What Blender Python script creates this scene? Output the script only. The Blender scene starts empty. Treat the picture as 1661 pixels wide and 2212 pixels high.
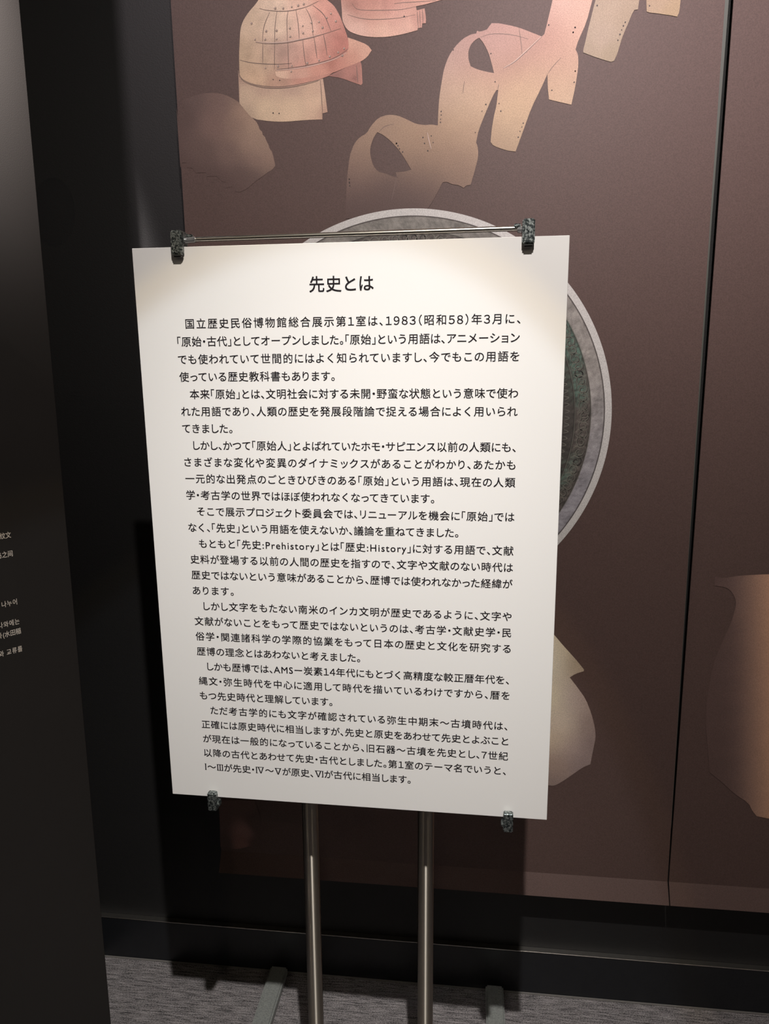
import bpy, bmesh, math, random
from mathutils import Vector, Matrix, noise
from mathutils.geometry import delaunay_2d_cdt

# ------------------------------------------------------------------ camera
# metres; Z up, +Y runs from the photographer to the black wall, floor at z = 0
SC = bpy.context.scene
COL = SC.collection
cam_data = bpy.data.cameras.new('camera')
cam = bpy.data.objects.new('camera', cam_data)
COL.objects.link(cam)
r = Vector((0.99322035, 0.11601961, -0.00726597))
u = Vector((-0.01472986, 0.1876075, 0.98213362))
f = Vector((-0.11530991, 0.97536807, -0.18804454))
M = Matrix((r, u, -f)).transposed().to_4x4()
M.translation = (0, 0, 1.5)
cam.matrix_world = M
cam_data.sensor_fit = 'HORIZONTAL'
cam_data.sensor_width = 36
cam_data.lens = 1603.55 / 1661 * 36
cam_data.clip_start = 0.02
SC.camera = cam

# ------------------------------------------------------------------ world, lamps, exposure
world = bpy.data.worlds.new('dark_gallery')
SC.world = world
world.use_nodes = True
bgn = world.node_tree.nodes['Background']
bgn.inputs[0].default_value = (1.0, 0.9, 0.85, 1)
bgn.inputs[1].default_value = 0.010
SC.view_settings.view_transform = 'Standard'
SC.view_settings.look = 'None'
SC.view_settings.exposure = 0.0
SC.view_settings.gamma = 1.0
SC.view_settings.use_curve_mapping = False

def spot(name, loc, aim, power, half, blend, radius, color=(1, 1, 1)):
    d = bpy.data.lights.new(name, 'SPOT')
    d.energy = power; d.spot_size = 2 * math.radians(half); d.spot_blend = blend
    d.shadow_soft_size = radius; d.color = color
    o = bpy.data.objects.new(name, d)
    o.location = loc
    o.rotation_euler = Vector(aim).to_track_quat('-Z', 'Y').to_euler()
    COL.objects.link(o)
    return o

TRACK = (0.09, -0.03, 2.62)                  # the ceiling lamp above the reader
AXIS = (-0.1837, 0.4797, -0.858)
spot('track_lamp_beam', TRACK, AXIS, 32, 19.2, 0.12, 0.014, (0.80, 0.92, 1.08))
spot('track_lamp_beam_fringe', TRACK, AXIS, 21, 20.3, 0.09, 0.014, (1.0, 0.76, 0.38))
spot('track_lamp_core', TRACK, AXIS, 63, 20.2, 1.0, 0.014, (1.0, 0.96, 0.92))
spot('track_lamp_spill', TRACK, (0.55, 1.0, -0.85), 60, 62, 1.0, 0.014, (1.0, 0.93, 0.88))
spot('track_lamp_glow', TRACK, (0.0, 1.0, -0.62), 33, 75, 0.3, 0.014, (1.0, 0.93, 0.88))
# unseen wash lamps, put in to brighten the mural and text panel
spot('mural_wash_lamp', (0.35, 0.15, 3.1), (0.05, 1.40, -0.70), 120, 30, 1.0, 0.05, (1.0, 0.87, 0.92))
spot('text_panel_wash_lamp', (-0.790, 0.5575, 2.95), (-0.1431, 0.4056, -0.55), 1500, 17.0, 0.6, 0.03, (1.0, 0.92, 0.89))
spot('mural_wash_lamp.001', (-0.75, 0.25, 3.1), (0.06, 1.30, -0.92), 48, 21, 1.0, 0.05, (1.0, 0.87, 0.90))
spot('added_fill_lamp', (-2.2, -2.4, 2.8), (1.2, 2.0, -1.2), 12, 45, 0.6, 0.03, (1.0, 0.82, 0.6))  # this and the next ones: unseen lamps added for fill and post streaks
spot('added_fill_lamp.002', (-2.9, 0.1, 2.9), (2.6, 1.2, -2.2), 7, 40, 0.6, 0.02, (1.0, 0.85, 0.66))
spot('added_fill_lamp.003', (2.9, -0.3, 2.9), (-2.9, 1.5, -2.2), 7, 40, 0.6, 0.02, (1.0, 0.88, 0.72))
spot('added_fill_lamp.001', (1.9, -1.6, 2.8), (-1.4, 1.8, -1.3), 14, 45, 0.6, 0.03, (1.0, 0.85, 0.66))

# ------------------------------------------------------------------ helpers
def nodes(m):
    m.use_nodes = True
    nt = m.node_tree
    return nt, nt.nodes['Principled BSDF']

def mat(name, color, rough=0.5, metal=0.0, spec=0.5, var=0.0, scale=40, bump=0.0, bscale=200):
    m = bpy.data.materials.new(name)
    nt, b = nodes(m)
    b.inputs['Base Color'].default_value = (*color, 1)
    b.inputs['Roughness'].default_value = rough
    b.inputs['Metallic'].default_value = metal
    b.inputs['Specular IOR Level'].default_value = spec
    tc = nt.nodes.new('ShaderNodeTexCoord')
    if var:
        n = nt.nodes.new('ShaderNodeTexNoise'); n.inputs['Scale'].default_value = scale
        n.inputs['Detail'].default_value = 4
        nt.links.new(tc.outputs['Object'], n.inputs['Vector'])
        mx = nt.nodes.new('ShaderNodeMix'); mx.data_type = 'RGBA'
        mx.inputs['A'].default_value = (*[c * (1 - var) for c in color], 1)
        mx.inputs['B'].default_value = (*[min(1, c * (1 + var)) for c in color], 1)
        nt.links.new(n.outputs['Fac'], mx.inputs['Factor'])
        nt.links.new(mx.outputs['Result'], b.inputs['Base Color'])
    if bump:
        n = nt.nodes.new('ShaderNodeTexNoise'); n.inputs['Scale'].default_value = bscale
        n.inputs['Detail'].default_value = 3
        nt.links.new(tc.outputs['Object'], n.inputs['Vector'])
        bp = nt.nodes.new('ShaderNodeBump'); bp.inputs['Strength'].default_value = bump
        bp.inputs['Distance'].default_value = 0.002
        nt.links.new(n.outputs['Fac'], bp.inputs['Height'])
        nt.links.new(bp.outputs['Normal'], b.inputs['Normal'])
    return m

BG = (0.105, 0.066, 0.058)                   # ground colour printed on the mural panels

def print_mat(name, use_attr, rough=0.55):
    """printed sheet: ground colour with fine speckle; figures mix in their own pigment by alpha"""
    m = bpy.data.materials.new(name)
    nt, b = nodes(m)
    b.inputs['Roughness'].default_value = rough
    b.inputs['Specular IOR Level'].default_value = 0.3
    tc = nt.nodes.new('ShaderNodeTexCoord')
    n = nt.nodes.new('ShaderNodeTexNoise'); n.inputs['Scale'].default_value = 520
    n.inputs['Detail'].default_value = 2
    nt.links.new(tc.outputs['Object'], n.inputs['Vector'])
    mr = nt.nodes.new('ShaderNodeMapRange')
    mr.inputs['From Min'].default_value = 0.3; mr.inputs['From Max'].default_value = 0.7
    mr.inputs['To Min'].default_value = 0.84; mr.inputs['To Max'].default_value = 1.17
    nt.links.new(n.outputs['Fac'], mr.inputs['Value'])
    src = nt.nodes.new('ShaderNodeRGB'); src.outputs[0].default_value = (*BG, 1)
    out = src.outputs[0]
    if use_attr:
        at = nt.nodes.new('ShaderNodeVertexColor'); at.layer_name = 'pigment'
        mx = nt.nodes.new('ShaderNodeMix'); mx.data_type = 'RGBA'
        nt.links.new(at.outputs['Alpha'], mx.inputs['Factor'])
        nt.links.new(out, mx.inputs['A']); nt.links.new(at.outputs['Color'], mx.inputs['B'])
        out = mx.outputs['Result']
    sc = nt.nodes.new('ShaderNodeVectorMath'); sc.operation = 'SCALE'
    nt.links.new(out, sc.inputs[0]); nt.links.new(mr.outputs['Result'], sc.inputs['Scale'])
    nt.links.new(sc.outputs[0], b.inputs['Base Color'])
    bp = nt.nodes.new('ShaderNodeBump'); bp.inputs['Strength'].default_value = 0.25
    bp.inputs['Distance'].default_value = 0.0006
    nt.links.new(n.outputs['Fac'], bp.inputs['Height'])
    nt.links.new(bp.outputs['Normal'], b.inputs['Normal'])
    return m

def link(name, me, m, parent=None):
    o = bpy.data.objects.new(name, me)
    if m: me.materials.append(m)
    COL.objects.link(o)
    if parent:
        o.parent = parent
    return o

def obj(name, bm, m, parent=None, smooth=False, offset=None):
    """bm is in world coordinates (or parent-local when the parent has a transform)"""
    me = bpy.data.meshes.new(name)
    bmesh.ops.recalc_face_normals(bm, faces=bm.faces)
    bm.to_mesh(me); bm.free()
    if smooth:
        for p in me.polygons: p.use_smooth = True
        try: me.set_sharp_from_angle(angle=math.radians(35))
        except Exception: pass
    return link(name, me, m, parent)

def tag(o, label, cat=None, group=None, kind=None):
    o['label'] = label
    if cat: o['category'] = cat
    if group: o['group'] = group
    if kind: o['kind'] = kind
    return o

def box(bm, x0, x1, y0, y1, z0, z1, bevel=0.0, seg=2):
    t = bmesh.new()
    bmesh.ops.create_cube(t, size=1)
    for v in t.verts:
        v.co = Vector(((x0 + x1) / 2 + v.co.x * (x1 - x0), (y0 + y1) / 2 + v.co.y * (y1 - y0), (z0 + z1) / 2 + v.co.z * (z1 - z0)))
    if bevel:
        bmesh.ops.bevel(t, geom=t.edges[:], offset=bevel, segments=seg, affect='EDGES')
    me = bpy.data.meshes.new('t'); t.to_mesh(me); t.free()
    bm.from_mesh(me); bpy.data.meshes.remove(me)
    return bm

def tube(bm, a, b, rad, n=24, cap=0.0):
    a, b = Vector(a), Vector(b)
    d = (b - a).normalized()
    q = d.to_track_quat('Z', 'Y')
    L = (b - a).length
    prof = [(0, rad - cap), (cap, rad), (L - cap, rad), (L, rad - cap)] if cap else [(0, rad), (L, rad)]
    rings = []
    for h, rr in prof:
        rings.append([bm.verts.new(a + q @ Vector((rr * math.cos(2 * math.pi * k / n), rr * math.sin(2 * math.pi * k / n), h))) for k in range(n)])
    for r0, r1 in zip(rings, rings[1:]):
        for k in range(n):
            bm.faces.new((r0[k], r0[(k + 1) % n], r1[(k + 1) % n], r1[k]))
    bm.faces.new(rings[0][::-1]); bm.faces.new(rings[-1])
    return bm

def struct(name, bm, m, label=None):
    o = obj(name, bm, m)
    o['kind'] = 'structure'
    return o

# ------------------------------------------------------------------ the room
m_black_wall = mat('black_painted_wall', (0.010, 0.0095, 0.0098), 0.6, var=0.15, scale=300, bump=0.2, bscale=500)
m_base = mat('black_vinyl_baseboard', (0.011, 0.012, 0.0145), 0.42, var=0.2, scale=30, bump=0.15, bscale=150)
m_edge_glint = mat('edge_glint_metal', (0.55, 0.53, 0.50), 0.35, 1.0, var=0.15, scale=60)
m_side = mat('dark_grey_wall', (0.03, 0.028, 0.028), 0.8, var=0.1, scale=20)

def carpet_mat():
    m = bpy.data.materials.new('ribbed_loop_carpet')
    nt, b = nodes(m)
    b.inputs['Roughness'].default_value = 0.95
    b.inputs['Specular IOR Level'].default_value = 0.1
    L = nt.links
    tc = nt.nodes.new('ShaderNodeTexCoord')
    def noise_n(sx, sy, scale, det=2):
        mp = nt.nodes.new('ShaderNodeMapping'); mp.inputs['Scale'].default_value = (sx, sy, 1)
        L.new(tc.outputs['Object'], mp.inputs['Vector'])
        n = nt.nodes.new('ShaderNodeTexNoise'); n.inputs['Scale'].default_value = scale
        n.inputs['Detail'].default_value = det; n.inputs['Roughness'].default_value = 0.7
        L.new(mp.outputs['Vector'], n.inputs['Vector'])
        return n.outputs['Fac']
    rows = noise_n(22, 250, 1, 2)            # long yarn rows along the wall
    loops = noise_n(330, 420, 1, 2)         # single loops
    add = nt.nodes.new('ShaderNodeMath'); add.operation = 'MULTIPLY_ADD'
    L.new(rows, add.inputs[0]); add.inputs[1].default_value = 0.45
    mm = nt.nodes.new('ShaderNodeMath'); mm.operation = 'MULTIPLY'; L.new(loops, mm.inputs[0]); mm.inputs[1].default_value = 0.55
    L.new(mm.outputs[0], add.inputs[2])
    cr = nt.nodes.new('ShaderNodeValToRGB')
    cr.color_ramp.elements[0].position = 0.38; cr.color_ramp.elements[0].color = (0.035, 0.034, 0.037, 1)
    cr.color_ramp.elements[1].position = 0.62; cr.color_ramp.elements[1].color = (0.44, 0.41, 0.415, 1)
    L.new(add.outputs[0], cr.inputs['Fac']); L.new(cr.outputs['Color'], b.inputs['Base Color'])
    bp = nt.nodes.new('ShaderNodeBump'); bp.inputs['Strength'].default_value = 0.8; bp.inputs['Distance'].default_value = 0.003
    L.new(add.outputs[0], bp.inputs['Height']); L.new(bp.outputs['Normal'], b.inputs['Normal'])
    return m

bm = bmesh.new(); box(bm, -3.2, 3.2, -3.4, 1.70, -0.05, 0.0)
struct('floor', bm, carpet_mat())
bm = bmesh.new(); box(bm, -3.2, 3.2, 1.605, 1.70, 0.0, 3.4)
struct('wall_back', bm, m_black_wall)
bm = bmesh.new(); box(bm, -3.3, -3.2, -3.4, 1.70, 0.0, 3.4); struct('wall_left', bm, m_side)
bm = bmesh.new(); box(bm, 3.2, 3.3, -3.4, 1.70, 0.0, 3.4); struct('wall_right', bm, m_side)
bm = bmesh.new(); box(bm, -3.3, 3.3, -3.5, -3.4, 0.0, 3.4); struct('wall_front', bm, m_side)
bm = bmesh.new(); box(bm, -3.3, 3.3, -3.5, 1.70, 3.4, 3.5); struct('ceiling', bm, m_side)
bm = bmesh.new(); box(bm, -3.2, 3.2, 1.590, 1.605, 0.0, 0.1160, 0.0012); struct('baseboard_back', bm, m_base)
bm = bmesh.new(); box(bm, -3.2, 3.2, 1.5892, 1.605, 0.1162, 0.1184, 0.0005); struct('glint_trim_1', bm, m_edge_glint)  # bright metal strip standing in for the baseboard edge catching light
bm = bmesh.new(); box(bm, -3.2, 3.2, 1.5865, 1.590, 0.0, 0.0045, 0.001)
struct('glint_trim_2', bm, mat('lit_carpet_edge', (0.22, 0.21, 0.20), 0.5))  # pale strip put in for the highlight along the carpet edge

# ------------------------------------------------------------------ the mural panels
FIGBG = BG
m_ground = print_mat('mural_print_ground', False)
m_print = print_mat('mural_print_figures', True)
m_core = mat('panel_core_board', (0.035, 0.037, 0.034), 0.6)

LIP = [(1.545, 0.366), (1.5425, 0.3615), (1.522, 0.323)]

def lerp_edge(pts, z):
    for (x0, z0), (x1, z1) in zip(pts, pts[1:]):
        if z1 <= z <= z0:
            return x0 + (x1 - x0) * (z0 - z) / (z0 - z1)
    return pts[0][0] if z > pts[0][1] else pts[-1][0]

def mural_panel(left, right, label, strip):
    prof = [(1.545, 3.0), (1.545, 2.2), (1.545, 1.6), (1.545, 1.0)] + LIP
    t = 0.0035
    bm = bmesh.new()
    rows = []
    for Y, z in prof:
        rows.append([bm.verts.new((lerp_edge(left, z), Y, z)), bm.verts.new((lerp_edge(right, z), Y, z)),
                     bm.verts.new((lerp_edge(right, z), Y + t, z)), bm.verts.new((lerp_edge(left, z), Y + t, z))])
    for a, b in zip(rows, rows[1:]):
        for k in range(4):
            bm.faces.new((a[k], a[(k + 1) % 4], b[(k + 1) % 4], b[k]))
    bm.faces.new(rows[0]); bm.faces.new(rows[-1][::-1])
    o = obj('mural_panel', bm, m_ground)
    tag(o, label, 'panel')
    bm = bmesh.new()                          # carcass board that carries the sheet off the wall
    box(bm, left[-1][0] + 0.035, right[-1][0] - 0.03, 1.549, 1.598, 0.42, 3.0, 0.001)
    obj('backing_board', bm, m_core, o)
    if strip:
        bm = bmesh.new()
        q = [(lerp_edge(right, z), z, w) for z, w in ((3.0, 0.0085), (2.15, 0.0068), (1.78, 0.004), (1.1, 0.0012), (0.5, 0.0008))]
        fr = [bm.verts.new((x, 1.546, z)) for x, z, w in q]; fr2 = [bm.verts.new((x + w, 1.546, z)) for x, z, w in q]
        bk = [bm.verts.new((x, 1.558, z)) for x, z, w in q]; bk2 = [bm.verts.new((x + w, 1.558, z)) for x, z, w in q]
        for k in range(len(q) - 1):
            for A, B in ((fr, fr2), (fr2, bk2), (bk2, bk), (bk, fr)):
                bm.faces.new((A[k], B[k], B[k + 1], A[k + 1]))
        bm.faces.new((fr[0], fr2[0], bk2[0], bk[0])); bm.faces.new((fr[-1], fr2[-1], bk2[-1], bk[-1]))
        obj('edge_strip', bm, m_core2, o)
    return o

m_core2 = mat('grey_green_edge_strip', (0.075, 0.08, 0.068), 0.5)
P1 = mural_panel([(-0.594, 2.25), (-0.589, 1.79), (-0.5845, 0.39), (-0.5845, 0.30)],
                 [(0.4404, 2.2), (0.441, 1.79), (0.4515, 0.365), (0.4525, 0.30)],
                 'wide plum-brown mural panel printed with armour and a bronze mirror, behind the notice stand', True)
P2 = mural_panel([(0.4552, 2.2), (0.4545, 0.30)], [(1.50, 2.2), (1.50, 0.30)],
                 'plum-brown mural panel at the right edge with a faded clay pot print', False)

def inside(p, poly):
    x, y = p; c = False; n = len(poly); j = n - 1
    for i in range(n):
        xi, yi = poly[i]; xj, yj = poly[j]
        if (yi > y) != (yj > y) and x < (xj - xi) * (y - yi) / (yj - yi) + xi: c = not c
        j = i
    return c

def smooth_poly(p):
    """one corner-preserving Chaikin pass"""
    out = []; n = len(p)
    for i in range(n):
        a, b, c = Vector(p[i - 1]), Vector(p[i]), Vector(p[(i + 1) % n])
        d1, d2 = (b - a), (c - b)
        if d1.length < 1e-6 or d2.length < 1e-6: continue
        if d1.angle(d2) > math.radians(38): out.append(tuple(b))
        else:
            out.append(tuple(b - d1 * 0.22)); out.append(tuple(b + d2 * 0.22))
    return out

rng = random.Random(5)
def figure(name, parent, outline, holes, samples, step, grain, Y=1.5444, label=None):
    outline = smooth_poly(outline); holes = [smooth_poly(h) for h in holes]
    vs, es = [], []
    for poly in [outline] + holes:
        b = len(vs); vs += [Vector(q) for q in poly]
        es += [(b + i, b + (i + 1) % len(poly)) for i in range(len(poly))]
    xs = [q[0] for q in outline]; zs = [q[1] for q in outline]
    z = min(zs) + step / 2
    while z < max(zs):
        x = min(xs) + step / 2
        while x < max(xs):
            q = (x + rng.uniform(-.2, .2) * step, z + rng.uniform(-.2, .2) * step)
            if inside(q, outline) and not any(inside(q, h) for h in holes): vs.append(Vector(q))
            x += step
        z += step
    V, _, Fc, *_ = delaunay_2d_cdt(vs, es, [], 0, 1e-6)
    bm = bmesh.new()
    bv = [bm.verts.new((v.x, Y, v.y)) for v in V]
    for t in Fc:
        c = sum((V[i] for i in t), Vector((0, 0))) / len(t)
        if inside(c, outline) and not any(inside(c, h) for h in holes):
            try:
                fc = bm.faces.new([bv[i] for i in t])
                fc.normal_update()
                if fc.normal.y > 0: fc.normal_flip()
            except ValueError: pass
    loose = [v for v in bm.verts if not v.link_faces]
    bmesh.ops.delete(bm, geom=loose, context='VERTS')
    lay = bm.verts.layers.float_color.new('pigment')
    soft = ((max(xs) - min(xs)) * (max(zs) - min(zs))) * 0.012
    for v in bm.verts:
        acc = [0, 0, 0, 0]; W = 0
        for sx, sz, cr, cg, cb, al in samples:
            d2 = (v.co.x - sx) ** 2 + (v.co.z - sz) ** 2
            w = 1 / (d2 + soft) ** 2.2
            W += w
            for k, val in enumerate((cr, cg, cb, al)): acc[k] += w * val
        acc = [a / W for a in acc]
        g = 1 + grain * (noise.noise(Vector((v.co.x * 60, 3.1, v.co.z * 60))) + 0.6 * noise.noise(Vector((v.co.x * 170, 9.7, v.co.z * 170))))
        v[lay] = (BG[0] * acc[0] * g, BG[1] * acc[1] * g, BG[2] * acc[2] * g, max(0.0, (acc[3] - 0.1) / 0.9))
    clear = [fc for fc in bm.faces if all(v[lay][3] < 0.015 for v in fc.verts)]     # nothing is printed where the figure has faded out
    bmesh.ops.delete(bm, geom=clear, context='FACES')
    me = bpy.data.meshes.new(name); bm.to_mesh(me); bm.free()
    o = link(name, me, m_print, parent)
    if label: o['label'] = label
    return o

def strokes(name, lines, width, m, parent, Y=1.5440):
    bm = bmesh.new()
    for ln in lines:
        pts = [Vector((a, b)) for a, b in ln]
        fine = []
        for i in range(len(pts) - 1):       # Catmull-Rom
            p0 = pts[max(i - 1, 0)]; p1 = pts[i]; p2 = pts[i + 1]; p3 = pts[min(i + 2, len(pts) - 1)]
            for k in range(5):
                t = k / 5
                fine.append(0.5 * ((2 * p1) + (p2 - p0) * t + (2 * p0 - 5 * p1 + 4 * p2 - p3) * t * t + (3 * p1 - p0 - 3 * p2 + p3) * t ** 3))
        fine.append(pts[-1])
        prev = None
        for i, q in enumerate(fine):
            d = (fine[min(i + 1, len(fine) - 1)] - fine[max(i - 1, 0)]).normalized()
            nn = Vector((-d.y, d.x)) * width * 0.5 * (0.45 + 0.55 * math.sin(math.pi * min(max(i / (len(fine) - 1), 0.08), 0.92)))
            a = bm.verts.new((q.x + nn.x, Y, q.y + nn.y)); b = bm.verts.new((q.x - nn.x, Y, q.y - nn.y))
            if prev: bm.faces.new((prev[0], prev[1], b, a))
            prev = (a, b)
    o = obj(name, bm, m, parent); o['kind'] = 'stuff'; return o

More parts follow.
